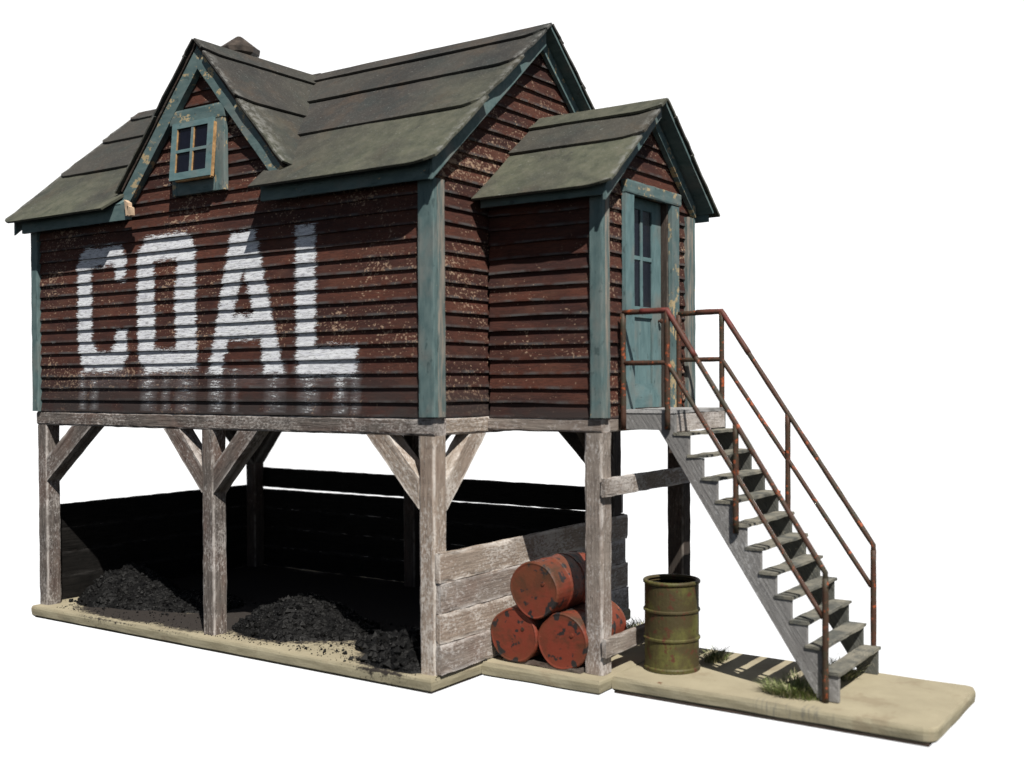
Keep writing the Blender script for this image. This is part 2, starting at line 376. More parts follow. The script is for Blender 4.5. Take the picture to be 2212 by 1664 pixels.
def sheet(bm, ll, lr, ur, ul, nrm, th=.034, lift=.034, moss=0, edge=(0, 1), nu=None, amp=.008, seed=0, curl=.13):
    """one overlapping roofing strip: lower-left, lower-right, upper-right, upper-left"""
    le = fl(bm, 'edge'); lm = fl(bm, 'moss'); ll, lr, ur, ul = map(V, (ll, lr, ur, ul)); nrm = V(nrm)
    nu = nu or max(2, int((lr-ll).length/.1)); nv = 6; top = []; bot = []
    for j in range(nv+1):
        t = j/nv; ra = []; rb = []
        a = ll.lerp(ul, t); b = lr.lerp(ur, t)
        for i in range(nu+1):
            s = i/nu; p = a.lerp(b, s)
            n1 = mnoise.noise(V((p.x*1.2+seed, p.y*1.2, p.z))); n2 = mnoise.noise(V((p.x*5+seed, p.y*5, p.z*5)))
            o = th + lift*(1-t)**2 + n1*amp + n2*amp*.35
            ds = min(s if edge[0] else 1, (1-s) if edge[1] else 1)*(b-a).length
            if ds < .12 and (t < .2): o -= (.12-ds)*.12
            sh = (ll-ul).normalized()*(n1*.012+n2*.008) if j == 0 else V((0, 0, 0))
            if ds < .28 and j <= 2 and th*0 == 0:
                sh += (ul-ll).normalized()*(curl*((.28-ds)/.28)**2.2*(1-j/3))
            eu = (b-a).normalized()*(n2*.010) if (i in (0, nu) and edge[0 if i == 0 else 1]) else V((0, 0, 0))
            v = bm.verts.new(p+nrm*o+sh+eu); v[le] = max(0, 1-ds/.10); v[lm] = moss if not callable(moss) else moss(s, t); ra.append(v)
            v = bm.verts.new(p+nrm*(o-th*(.8 if j else .8))+sh+eu); v[le] = 0; v[lm] = moss if not callable(moss) else moss(s, t); rb.append(v)
        top.append(ra); bot.append(rb)
    F_ = []
    for j in range(nv):
        for i in range(nu):
            F_.append(bm.faces.new((top[j][i], top[j][i+1], top[j+1][i+1], top[j+1][i])))
            F_.append(bm.faces.new((bot[j][i], bot[j+1][i], bot[j+1][i+1], bot[j][i+1])))
    for i in range(nu):
        F_.append(bm.faces.new((top[0][i], bot[0][i], bot[0][i+1], top[0][i+1]))); F_.append(bm.faces.new((top[nv][i], top[nv][i+1], bot[nv][i+1], bot[nv][i])))
    for j in range(nv):
        F_.append(bm.faces.new((top[j][0], top[j+1][0], bot[j+1][0], bot[j][0]))); F_.append(bm.faces.new((top[j][nu], bot[j][nu], bot[j+1][nu], top[j+1][nu])))
    bmesh.ops.recalc_face_normals(bm, faces=F_)

# ------------------------------------------------------------------ dimensions
W, D, ZB, ZW = 6.816, 3.87, 2.413, 2.60
YM, ZR, ZE, YE = 1.933, 6.985, 5.085, -.25            # ridge, eave edge
SL = (ZR-ZE)/(YM-YE)
XD, ZD = -3.43, 6.95                                 # dormer ridge
SD = 1.13
XP, YP, YQ, ZBP = 1.407, .917, 2.967, 2.44           # porch
YPM, ZPR, SP = 1.942, 5.93, .86
PW = .21
OHR, OHL = .21, .33

# ------------------------------------------------------------------ ground slab (the model's base board)
def ground():
    bm = bmesh.new(); lc = fl(bm, 'coal'); ls = fl(bm, 'side')
    def coal(x, y):
        if x > .02 or y > D: return 0
        v = 0
        def blob(cx, cy, rx, ry, s=1.0):
            d = math.hypot((x-cx)/rx, (y-cy)/ry); return s*max(0, min(1, 1.5-d))
        v = max(blob(-6.0, .9, .75, .55), blob(-5.2, .35, 1.15, .42, .92), blob(-4.0, .45, .9, .5, .85), blob(-2.75, .75, .85, .62), blob(-.65, .35, .62, .48), blob(-3.4, 3.2, 5, 2.55, 1.2), blob(-1.5, 1.3, 1.4, .65))
        if x < -6.6 and y < .3: v *= .4
        return max(0, v)
    def slab(x0, x1, y0, y1, z1, z0, q=.05, be=.013, rc=None):
        nx = int((x1-x0)/q)+1; ny = int((y1-y0)/q)+1
        def rows(inset, z, side, jj):
            g = []
            for j in range(ny+1):
                r = []
                for i in range(nx+1):
                    x = x0+inset+(x1-x0-2*inset)*i/nx; y = y0+inset+(y1-y0-2*inset)*j/ny
                    zz = z+mnoise.noise(V((x*1.5, y*1.5, 0)))*.006
                    v = bm.verts.new((x, y, zz)); v[lc] = coal(x, y); v[ls] = side; r.append(v)
                g.append(r)
            return g
        g = rows(be, z1, 0, 0)
        for j in range(ny):
            for i in range(nx): bm.faces.new((g[j][i], g[j][i+1], g[j+1][i+1], g[j+1][i]))
        loop = [g[0][i] for i in range(nx+1)]+[g[j][nx] for j in range(1, ny+1)]+[g[ny][i] for i in range(nx-1, -1, -1)]+[g[j][0] for j in range(ny-1, 0, -1)]
        prev = loop
        for (ins, z, sd_, dk) in ((.006, z1-.018, .5, .8), (0, z1-.04, 1, .35), (.0, (z0+z1)/2, 1, .15), (.004, z0+.02, 1, .12), (.02, z0, 1, .3)):
            cur = []
            for v in loop:
                tx = (v.co.x-(x0+be))/(x1-x0-2*be); ty = (v.co.y-(y0+be))/(y1-y0-2*be)
                x = x0+ins+(x1-x0-2*ins)*tx; y = y0+ins+(y1-y0-2*ins)*ty
                n_ = mnoise.noise(V((x*3, y*3, z*9)))*.008
                u = bm.verts.new((x+n_, y+n_, z+mnoise.noise(V((x*2, y*2, 7)))*.006)); u[ls] = sd_
                u[lc] = min(.66, coal(x, y+.12)*(.45+.5*dk)) if (x < -1 or y < .1) else 0
                cur.append(u)
            for i in range(len(loop)):
                bm.faces.new((prev[i], cur[i], cur[(i+1) % len(loop)], prev[(i+1) % len(loop)]))
            prev = cur
        bm.faces.new(prev)
    slab(-W+.012, .035, -.115, D+.15, 0, -.145)
    slab(.037, 1.475, .73, 3.0, -.002, -.147)
    # long step slab with a rounded far corner
    slab(1.477, 4.62, .975, 2.56, -.004, -.146)
    for v in bm.verts:       # soften the two corners at the right end
        for cy, sg in ((.975, 1), (2.56, -1)):
            dx = v.co.x-(4.62-.12); dy = (cy+sg*.12-v.co.y)*sg
            if v.co.x > 1.6 and dx > 0 and dy > 0:
                d = math.hypot(dx, dy)
                m = max(dx, dy)
                k = m/d if d > 0 else 1
                v.co.x = 4.62-.12+dx*k; v.co.y = cy+sg*.12-sg*dy*k
    for f in bm.faces: f.material_index = 0
    n0 = len(bm.faces)
    add_prism(bm, [V((-W+.06, -.10, -.148)), V((.02, -.10, -.148)), V((.02, 3, -.148)), V((-W+.06, 3, -.148))], (0, 0, -1), .006)
    add_prism(bm, [V((1.5, .985, -.150)), V((4.56, .985, -.150)), V((4.56, 2.5, -.150)), V((1.5, 2.5, -.150))], (0, 0, -1), .02)
    bm.faces.ensure_lookup_table()
    for f in bm.faces[n0:]: f.material_index = 1
    bmesh.ops.recalc_face_normals(bm, faces=bm.faces)
    o = obj('ground', bm, [M['ground'], M['timber_dark']], smooth=False)
    tag(o, 'cream painted stepped base slab under the coal house and stairs', None, None, 'structure')
ground()

# ------------------------------------------------------------------ coal house
H = empty('coal_house', (-3.0, 1.93, 0), 'weathered dark red clapboard coal house on timber posts with white COAL lettering', 'building')

# posts
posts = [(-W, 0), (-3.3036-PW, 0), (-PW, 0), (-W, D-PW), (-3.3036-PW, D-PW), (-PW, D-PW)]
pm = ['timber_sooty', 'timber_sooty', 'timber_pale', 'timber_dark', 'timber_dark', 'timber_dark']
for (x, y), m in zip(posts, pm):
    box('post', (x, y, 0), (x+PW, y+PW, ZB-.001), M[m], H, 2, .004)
box('post', (XP-PW, YP, 0), (XP, YP+PW, ZBP-.001), M['timber'], H, 2, .006)
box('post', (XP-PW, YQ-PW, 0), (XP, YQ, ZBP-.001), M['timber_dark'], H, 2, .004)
# sill beams
box('sill_beam', (-W, -.002, ZB), (-.002, .2, ZW-.003), M['timber_sooty'], H, 0, .004)
box('sill_beam', (-.2, .204, ZB), (0.002, YP+.1, ZW-.002), M['timber_pale'], H, 1, .004)
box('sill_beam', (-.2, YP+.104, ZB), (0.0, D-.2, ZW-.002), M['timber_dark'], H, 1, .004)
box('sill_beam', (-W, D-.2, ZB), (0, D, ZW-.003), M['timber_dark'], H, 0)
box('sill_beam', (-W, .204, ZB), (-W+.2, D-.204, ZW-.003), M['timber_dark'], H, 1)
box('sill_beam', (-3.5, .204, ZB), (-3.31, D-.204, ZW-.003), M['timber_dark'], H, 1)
box('sill_beam', (.004, YP, ZBP), (XP-.004, YP+.17, ZW-.018), M['timber'], H, 0)
box('sill_beam', (XP-.17, YP+.174, ZBP), (XP, YQ, ZW-.018), M['timber'], H, 1)
box('sill_beam', (.004, YQ-.17, ZBP), (XP-.174, YQ, ZW-.018), M['timber_dark'], H, 0)
bm = bmesh.new(); add_prism(bm, [V((-W+.05, .05, ZW-.06)), V((-.05, .05, ZW-.06)), V((-.05, D-.05, ZW-.06)), V((-W+.05, D-.05, ZW-.06))], (0, 0, 1), .05)
add_prism(bm, [V((-.04, YP+.05, ZW-.07)), V((XP-.05, YP+.05, ZW-.07)), V((XP-.05, YQ-.05, ZW-.07)), V((-.04, YQ-.05, ZW-.07))], (0, 0, 1), .05)
obj('floor', bm, M['timber_dark'], H)

# braces : a diagonal with mitred ends, drawn in a vertical plane
def brace(x, y, dx, dy, mat, w=.17, th=.20, top=ZB, run=.74, zf=1.67, off=0):
    """foot starts on the post face at (x,y,zf), runs outward by 'run' to the beam underside"""
    d = V((dx, dy, 0)); p = V((x, y, 0)); hv = .32; hr = hv*run/(top-zf)
    pts = [p+V((0, 0, zf)), p+d*run+V((0, 0, top-.001)), p+d*(run-hr)+V((0, 0, top-.001)), p+V((0, 0, zf+hv))]
    n = V((-dy, dx, 0)); n = V((abs(n.x), abs(n.y), 0))
    bm = bmesh.new(); le = fl(bm, 'edge')
    # subdivided prism
    N = 8; rings = []
    for i in range(N+1):
        t = i/N; a = pts[0].lerp(pts[1], t); b = pts[3].lerp(pts[2], t)
        r = []
        for (s, q, e) in ((0, 0, 1), (.15, 0, 0), (.85, 0, 0), (1, 0, 1), (1, .5, 0), (1, 1, 1), (.85, 1, 0), (.15, 1, 0), (0, 1, 1), (0, .5, 0)):
            v = bm.verts.new(a.lerp(b, s)+n*(q*th+off)+V((jit(.003), jit(.003), jit(.003) if 0 < i < N else 0))); v[le] = e; r.append(v)
        rings.append(r)
    for i in range(N):
        for k in range(10): bm.faces.new((rings[i][k], rings[i][(k+1) % 10], rings[i+1][(k+1) % 10], rings[i+1][k]))
    bm.faces.new(rings[0]); bm.faces.new(rings[-1][::-1]); bmesh.ops.recalc_face_normals(bm, faces=bm.faces)
    # own frame so that the grain follows the brace
    x_ = (pts[1]-pts[0]).normalized(); y_ = n; z_ = x_.cross(y_)
    mw = Matrix(((x_.x, y_.x, z_.x, pts[0].x), (x_.y, y_.y, z_.y, pts[0].y), (x_.z, y_.z, z_.z, pts[0].z), (0, 0, 0, 1)))
    bmesh.ops.transform(bm, matrix=mw.inverted(), verts=bm.verts)
    return obj('brace', bm, mat, H, mw)
xm = -3.3036
brace(-W+PW, 0, 1, 0, M['timber_sooty'], off=.004, run=.98)
brace(xm, 0, 1, 0, M['timber_sooty'], off=.004, run=.74)
brace(xm-PW, 0, -1, 0, M['timber_sooty'], off=.004, run=.68)
brace(-PW, 0, -1, 0, M['timber_pale'], off=.004, run=.70)
for xx in (-W+.004, xm-PW+.004, -.004-.19):
    brace(xx, PW, 0, 1, M['timber_pale' if xx > -1 else 'timber_sooty'], th=.19, run=.69, zf=1.65)
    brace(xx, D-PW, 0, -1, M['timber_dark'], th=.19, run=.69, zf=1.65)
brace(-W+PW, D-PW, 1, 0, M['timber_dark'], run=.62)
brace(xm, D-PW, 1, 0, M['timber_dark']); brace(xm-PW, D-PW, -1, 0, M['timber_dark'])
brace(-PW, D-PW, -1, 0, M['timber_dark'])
# rails tying the two porch posts together
box('cross_rail', (XP+.002, YP-.02, 1.80), (XP+.06, YQ, 1.985), M['timber'], H, 1, .005)
box('cross_rail', (XP+.002, YP-.02, .19), (XP+.055, YQ-.17, .375), M['timber'], H, 1, .005)

# ---- walls
ZT = 5.20
def roofz(y): return ZR-SL*abs(y-YM)
def front_rng(z):
    if z < ZT: return (-W+.01, -.01)
    hw = (ZD-.12-z)/SD
    return (XD-hw, XD+hw)
fw = siding('wall', (0, .032, 0), (1, 0, 0), (0, -1, 0), ZW, ZD-.2, front_rng, M['siding'], H, low=.55)
def gable_rng(z):
    hw = min(YM-.01, (ZR-.07-z)/SL)
    return (YM-hw, YM+hw)
siding('wall', (-.032, 0, 0), (0, 1, 0), (1, 0, 0), ZW, ZR-.15, gable_rng, M['siding_end'], H, low=.42)
siding('wall', (-W, 0, 0), (0, 1, 0), (-1, 0, 0), ZW, ZR-.15, gable_rng, M['siding_end'], H)
siding('wall', (0, D, 0), (1, 0, 0), (0, 1, 0), ZW, ZT, lambda z: (-W+.01, -.01), M['siding'], H)
# porch walls
ZPE = 4.90
siding('porch_wall', (0, YP+.032, 0), (1, 0, 0), (0, -1, 0), ZW-.02, ZPE, lambda z: (.03, XP-.01), M['siding_porch'], H, low=.22, warp=.012)
siding('porch_wall', (0, YQ, 0), (1, 0, 0), (0, 1, 0), ZW-.02, ZPE, lambda z: (.03, XP-.01), M['siding_porch'], H)
def porch_rng(z):
    hw = min((YQ-YP)/2-.01, (ZPR-.08-z)/SP)
    return (YPM-hw, YPM+hw)
DY0, DY1, DZ1 = 1.46, 2.47, 4.93
siding('porch_wall', (XP-.032, 0, 0), (0, 1, 0), (1, 0, 0), ZW-.02, ZPR-.12, porch_rng, M['siding_end'], H, holes=[(DY0, DY1, ZW-.1, DZ1)], low=.05)

# corner boards
def cboard(lo, hi, m='teal', ax=2): box('corner_board', lo, hi, M[m], H, ax, .003)
cboard((-.165, -.040, ZW+.005), (.038, .030, 5.0), 'teal')
cboard((-.03, .032, ZW+.005), (.041, .150, 5.0), 'teal_cap')
cboard((-W-.04, -.042, ZW), (-W+.10, .030, 5.0), 'teal')
cboard((-W-.038, .032, ZW), (-W+.003, .12, 5.0))
cboard((XP-.11, YP-.040, ZW-.01), (XP+.038, YP+.030, ZPE-.06), 'teal')
cboard((XP-.03, YP+.032, ZW-.01), (XP+.041, YP+.115, ZPE-.06), 'teal_cap')
cboard((XP-.03, YQ-.14, ZW-.01), (XP+.041, YQ+.0, ZPE-.08), 'teal_cap')
cboard((XP-.11, YQ+.004, ZW-.01), (XP+.041, YQ+.045, ZPE-.08))
cboard((-.12, D+.004, ZW), (.041, D+.04, 5.0)); cboard((-.003, D-.12, ZW), (.041, D+.002, 5.0))
cboard((-W-.04, D+.004, ZW), (-W+.12, D+.04, 5.0))

# ---- main roof
NF = V((0, -SL, 1)).normalized(); NB = V((0, SL, 1)).normalized()
bm = bmesh.new()
ys = [YE, .585, 1.26, 1.74, YM]
def zf(y): return ZE+SL*(y-YE)
DL = lambda y: XD-max(0, (ZD-zf(y)))/SD
DR = lambda y: XD+max(0, (ZD-zf(y)))/SD
yb = .03
moss = [.95, .42, .12, .05]
for i in range(4):
    y0, y1 = ys[i], ys[i+1]
    lap = .11 if i < 3 else 0
    if i == 0:
        ml = lambda s, t: 1.0-.35*t; mrr = lambda s, t: (.25+.75*min(1, s*1.6))*(1.0-.3*t)
    elif i == 1:
        ml = .15; mrr = lambda s, t: .05+.75*max(0, s-.55)/.45
    else: ml = mrr = moss[i]
    yl = y0; xl0 = DL(max(y0, yb)); xr0 = DR(max(y0, yb)); xl1 = DL(y1); xr1 = DR(y1)
    if i == 0: xl0, xr0 = -4.93, -2.32
    sheet(bm, (-W-OHL, y0-.03, zf(y0-.03)), (xl0, y0-.03, zf(y0-.03)), (xl1+.05, y1+lap, zf(y1+lap)), (-W-OHL+.02*(i % 2), y1+lap, zf(y1+lap)), NF, moss=ml, edge=(1, 0), seed=i*3.3)
    sheet(bm, (xr0-.0, y0-.03, zf(y0-.03)), (OHR+jit(.012), y0-.03, zf(y0-.03)), (OHR, y1+lap, zf(y1+lap)), (xr1-.05, y1+lap, zf(y1+lap)), NF, moss=mrr, edge=(0, 1), seed=i*5.1+9)
YB = 2*YM-YE
for i in range(4):
    y0, y1 = 2*YM-ys[i], 2*YM-ys[i+1]; zb_ = lambda y: ZE+SL*(YB-y)
    sheet(bm, (OHR, y0+.03, zb_(y0+.03)), (-W-OHL, y0+.03, zb_(y0+.03)), (-W-OHL, y1-.04*(i < 3), zb_(y1-.04*(i < 3))), (OHR, y1-.04*(i < 3), zb_(y1-.04*(i < 3))), NB, moss=moss[i], edge=(1, 1), seed=i+30, curl=.02)
# ridge cap
mrf = obj('main_roof', bm, M['roof'], H)
# roof boards just under the felt
bm = bmesh.new()
def board(bm, pts, n, th=.03): add_prism(bm, [V(p)-V(n)*th for p in pts], n, th-.002)
yb0 = .02
board(bm, [(-W-OHL+.09, YE+.10, zf(YE+.10)), (DL(.2)-.05, YE+.10, zf(YE+.10)), (DL(YM), YM, ZR), (-W-OHL+.09, YM, ZR)], NF)
board(bm, [(DR(.2)+.05, YE+.10, zf(YE+.10)), (OHR-.13, YE+.10, zf(YE+.10)), (OHR-.13, YM, ZR), (DR(YM), YM, ZR)], NF)
board(bm, [(-W-OHL+.09, YM, ZR), (OHR-.02, YM, ZR), (OHR-.02, YB-.1, zf(YE+.10)), (-W-OHL+.09, YB-.1, zf(YE+.10))], NB)
obj('soffit_boards', bm, M['teal'], mrf)
# fascias: eaves
ZF1 = zf(YE+.10)-.012
box('fascia', (-W-.06, YE+.095, 4.965), (-4.60, YE+.135, ZF1), M['teal'], mrf, 0)
box('fascia', (-2.30, YE+.095, 4.965), (OHR-.13, YE+.135, ZF1), M['teal'], mrf, 0)
box('fascia', (-W-.06, YB-.135, 4.965), (OHR-.13, YB-.095, ZF1), M['teal'], mrf, 0)
# broken, splintered end of the left fascia
bm = bmesh.new()
for (x, z, h, q) in ((-4.60, ZF1-.16, .20, .05), (-4.545, ZF1-.165, .13, .04)):
    add_prism(bm, [V((x, YE+.045, z)), V((x+q, YE+.045, z+.01)), V((x+q*.8, YE+.045, z+h*.8)), V((x-.03, YE+.045, z+h))], (0, 1, 0), .06)
obj('splintered_end', bm, M['rawpale'], mrf)
# barge boards (rake fascia), front and back slope, both gables
def rake(x, y0, z0, y1, z1, dz, th, m, par, name='barge_board'):
    bm = bmesh.new(); le = fl(bm, 'edge')
    N = 10; P = []
    for i in range(N+1):
        t = i/N; y = y0+(y1-y0)*t; z = z0+(z1-z0)*t
        P.append([bm.verts.new((x, y, z)), bm.verts.new((x, y, z-dz+jit(.004))), bm.verts.new((x+th, y, z-dz+jit(.004))), bm.verts.new((x+th, y, z))])
    for i in range(N):
        for k in range(4): bm.faces.new((P[i][k], P[i][(k+1) % 4], P[i+1][(k+1) % 4], P[i+1][k]))
    bm.faces.new(P[0]); bm.faces.new(P[-1][::-1]); bmesh.ops.recalc_face_normals(bm, faces=bm.faces)
    return obj(name, bm, M[m], par)
for x, th in ((OHR-.125, .035), (-W-OHL+.09, .035)):
    rake(x, YE+.10, zf(YE+.10)-.012, YM, ZR-.012, .20, th, 'teal', mrf)
for x, th in ((.002, .05), (-W-.064, .03)):      # frieze boards lying on the gable wall
    rake(x, .02, zf(.02)-.06, YM, ZR-.06, .15, th, 'teal_worn', mrf, 'frieze_board')
    rake(x, D-.02, zf(.02)-.06, YM, ZR-.06, .15, th, 'teal_worn', mrf, 'frieze_board')

# chimney on the back slope
CX, CY = -5.36, 2.3
def lathe(bm, prof, c, axis='z', n=28, mi=0, dirv=1):
    """prof: list of (r, h)"""
    c = V(c); rings = []
    for (r, h) in prof:
        ring = []
        for k in range(n):
            t = 2*math.pi*k/n
            p = V((r*math.cos(t), r*math.sin(t), h)) if axis == 'z' else V((r*math.cos(t), h, r*math.sin(t)))
            ring.append(bm.verts.new(c+p))
        rings.append(ring)
    fs = []
    for a, b in zip(rings, rings[1:]):
        for k in range(n): fs.append(bm.faces.new((a[k], a[(k+1) % n], b[(k+1) % n], b[k])))
    fs.append(bm.faces.new(rings[0][::-1])); fs.append(bm.faces.new(rings[-1]))
    for f in fs: f.material_index = mi
    bmesh.ops.recalc_face_normals(bm, faces=fs)
bm = bmesh.new(); lathe(bm, [(.2, 6.3), (.2, 7.66)], (CX, CY, 0), n=16)
ch = obj('chimney', bm, M['metal'], mrf)
bm = bmesh.new(); lathe(bm, [(.16, 7.60), (.29, 7.66), (.30, 7.73), (.25, 7.765), (.04, 7.925), (.01, 7.93)], (CX, CY, 0), n=10)
obj('chimney_cap', bm, M['metal'], mrf)

# ---- dormer roof
bm = bmesh.new(); DF = -.13
NL = V((-SD, 0, 1)).normalized(); NR = V((SD, 0, 1)).normalized()
zc = [ZD, ZD-.20, ZD-.83, ZD-1.66]      # course lines from the ridge down to the foot
def yv(z): return YE+(z-ZE)/SL          # depth where the main slope has this height
for sgn, nrm in ((1, NR), (-1, NL)):
    for i in (2, 1, 0):
        zt, zl = zc[i], zc[i+1]
        xt = XD+sgn*(ZD-zt)/SD; xl = XD+sgn*(ZD-zl)/SD
        lapx = -sgn*.03 if i else 0; ztt = zt+(.034 if i else 0)
        y_t, y_l = min(yv(zt), YM)+.04, yv(zl)+.03
        a, b, c_, d_ = (xl, DF, zl), (xl, y_l, zl), (xt+lapx, y_t, ztt), (xt+lapx, DF, ztt)
        ms = (lambda s, t: .25+.7*(1-s)*(1-t)) if i == 2 else (lambda s, t: .10+.35*max(0, s-.5))
        sheet(bm, a, b, c_, d_, nrm, moss=ms, edge=(1, 0), seed=i*4+sgn, th=.028, curl=.09 if sgn > 0 else .01)
drf = obj('dormer_roof', bm, M['roof'], H)
def drake(sgn, y, th, z_off, dz, m, name='barge_board', x0=0.0, zend=None):
    ze_ = zend or ZD-1.60
    bm = bmesh.new(); N = 12; P = []
    for i in range(N+1):
        t = i/N; z = ZD-z_off+(ze_-ZD)*t; x = XD+sgn*(ZD-z-z_off)/SD
        P.append([bm.verts.new((x, y, z)), bm.verts.new((x, y, z-dz+jit(.006))), bm.verts.new((x, y+th, z-dz+jit(.006))), bm.verts.new((x, y+th, z))])
    for i in range(N):
        for k in range(4): bm.faces.new((P[i][k], P[i][(k+1) % 4], P[i+1][(k+1) % 4], P[i+1][k]))
    bm.faces.new(P[0]); bm.faces.new(P[-1][::-1]); bmesh.ops.recalc_face_normals(bm, faces=bm.faces)
    return obj(name, bm, M[m], drf)
for s in (1, -1):
    drake(s, -.078, .083, .05 if s > 0 else .07, .26, 'teal_worn', 'frieze_board')
    bm = bmesh.new()
    zl = ZD-1.6
    board(bm, [(XD, DF+.04, ZD), (XD, YM-.1, ZD), (XD+s*(ZD-zl)/SD, yv(zl)-.02, zl), (XD+s*(ZD-zl)/SD, DF+.04, zl)], NR if s > 0 else NL)
    obj('soffit_boards', bm, M['timber_dark'], drf)

# ---- porch roof
bm = bmesh.new(); OHP = .235
NPL = V((0, -SP, 1)).normalized(); NPR = V((0, SP, 1)).normalized()
for sgn, nrm in ((-1, NPL), (1, NPR)):
    hs = [0, .21, .61, 1.29]
    for i in (2, 1, 0):
        ht, hl = hs[i], hs[i+1]; q = .035 if i else 0
        zt, zl = ZPR-SP*(ht-q), ZPR-SP*hl; yt, yl = YPM+sgn*(ht-q), YPM+sgn*hl
        xe = XP+OHP+jit(.01)
        pts = [(.03, yl, zl), (xe, yl, zl), (xe, yt, zt), (.03, yt, zt)]
        e = (0, 1)
        if sgn > 0: pts = [pts[1], pts[0], pts[3], pts[2]]; e = (1, 0)
        sheet(bm, *pts, nrm, moss=[.75, .25, 1.0][i], edge=e, seed=i*2+sgn*7, curl=.11 if sgn < 0 else .015)
prf = obj('porch_roof', bm, M['roof'], H)
bm = bmesh.new()
for s, n_ in ((-1, NPL), (1, NPR)):
    xq = XP+OHP-(.11 if s < 0 else .02)
    board(bm, [(.035, YPM, ZPR), (xq, YPM, ZPR), (xq, YPM+s*1.2, ZPR-SP*1.2), (.035, YPM+s*1.2, ZPR-SP*1.2)], n_)
obj('soffit_boards', bm, M['teal'], prf)
rake(XP+OHP-.105, YPM-1.20, ZPR-SP*1.20-.012, YPM, ZPR-.012, .15, .033, 'teal', prf)
rake(XP+.0, YPM-1.05, ZPR-SP*1.05-.07, YPM, ZPR-.07, .13, .06, 'teal_worn', prf, 'frieze_board')
rake(XP+.0, YPM+1.05, ZPR-SP*1.05-.07, YPM, ZPR-.07, .13, .06, 'teal_worn', prf, 'frieze_board')
zz = ZPR-SP*1.21-.01
box('fascia', (.045, YPM-1.19, zz-.09), (XP+OHP-.11, YPM-1.16, zz+.02), M['teal'], prf, 0)
box('fascia', (.045, YPM+1.19, zz-.09), (XP+OHP-.09, YPM+1.22, zz-.004), M['teal'], prf, 0)

# ---- dormer window
WX0, WX1, WZ0, WZ1 = -3.905, -2.985, 5.185, 6.185
wb = box('window', (WX0+.09, -.06, WZ0), (WX1-.17, -.004, WZ0+.16), M['teal'], H, 0, .002)
box('frame', (WX0+.0, -.066, WZ0), (WX0+.09, -.004, WZ1-.17), M['teal_worn'], wb, 2, .002)
box('frame', (WX1-.17, -.066, WZ0), (WX1, -.004, WZ1-.17), M['teal_worn'], wb, 2, .002)
box('frame', (WX0-.02, -.075, WZ1-.168), (WX1+.01, -.004, WZ1), M['teal_worn'], wb, 0, .002)
bm = bmesh.new(); add_prism(bm, [V((WX0+.08, -.038, WZ0+.1)), V((WX1-.15, -.038, WZ0+.1)), V((WX1-.15, -.038, WZ1-.1)), V((WX0+.08, -.038, WZ1-.1))], (0, 1, 0), .03)
obj('backing', bm, M['black'], wb)
# sash hinged at the top, swung open at the bottom
SX0, SX1, SZ0, SZ1 = WX0+.075, WX1-.13, WZ0+.155, WZ1-.165
th_ = math.radians(5)
def sash_pt(x, z, o): # o: out from sash plane
    q = SZ1-z
    return V((x, -.078-q*math.sin(th_)-o*math.cos(th_), SZ1-q*math.cos(th_)+o*math.sin(th_)))
def sash_bar(x0, x1, z0, z1, m, name, o0=0, o1=.035):
    bm = bmesh.new(); le = fl(bm, 'edge')
    a = [sash_pt(x0, z0, o0), sash_pt(x1, z0, o0), sash_pt(x1, z1, o0), sash_pt(x0, z1, o0)]
    n = (sash_pt(0, SZ1, 1)-sash_pt(0, SZ1, 0)).normalized()
    add_prism(bm, a, n, o1-o0); return obj(name, bm, m, wb)
e = .085
sash_bar(SX0, SX0+e, SZ0, SZ1, M['teal_clean'], 'sash'); sash_bar(SX1-e, SX1, SZ0, SZ1, M['teal_clean'], 'sash')
sash_bar(SX0+e, SX1-e, SZ1-e*.8, SZ1, M['teal_clean'], 'sash', .001, .034); sash_bar(SX0+e, SX1-e, SZ0, SZ0+e, M['teal_clean'], 'sash', .001, .034)
xm_, zm_ = (SX0+SX1)/2, (SZ0+SZ1)/2
sash_bar(xm_-.02, xm_+.02, SZ0+e, SZ1-e*.8, M['teal_clean'], 'muntin', .0, .03)
sash_bar(SX0+e, xm_-.02, zm_-.018, zm_+.018, M['teal_clean'], 'muntin', .0, .028); sash_bar(xm_+.02, SX1-e, zm_-.018, zm_+.018, M['teal_clean'], 'muntin', .0, .028)
sash_bar(SX1+.001, SX1+.009, SZ0-.005, SZ1-.05, M['rawwood'], 'bare_edge', -.02, .02)
sash_bar(SX0+.1, SX1, SZ0-.02, SZ0-.001, M['rawwood'], 'bare_edge', -.02, .02)
for (a, b) in ((SX0+e, xm_-.02), (xm_+.02, SX1-e)):
    for (c, d) in ((SZ0+e, zm_-.018), (zm_+.018, SZ1-e*.8)):
        sash_bar(a, b, c, d, M['glass'], 'pane', .006, .010)
        sash_bar(a, a+.011, c, d, M['rawwood'], 'bare_edge', .012, .026)

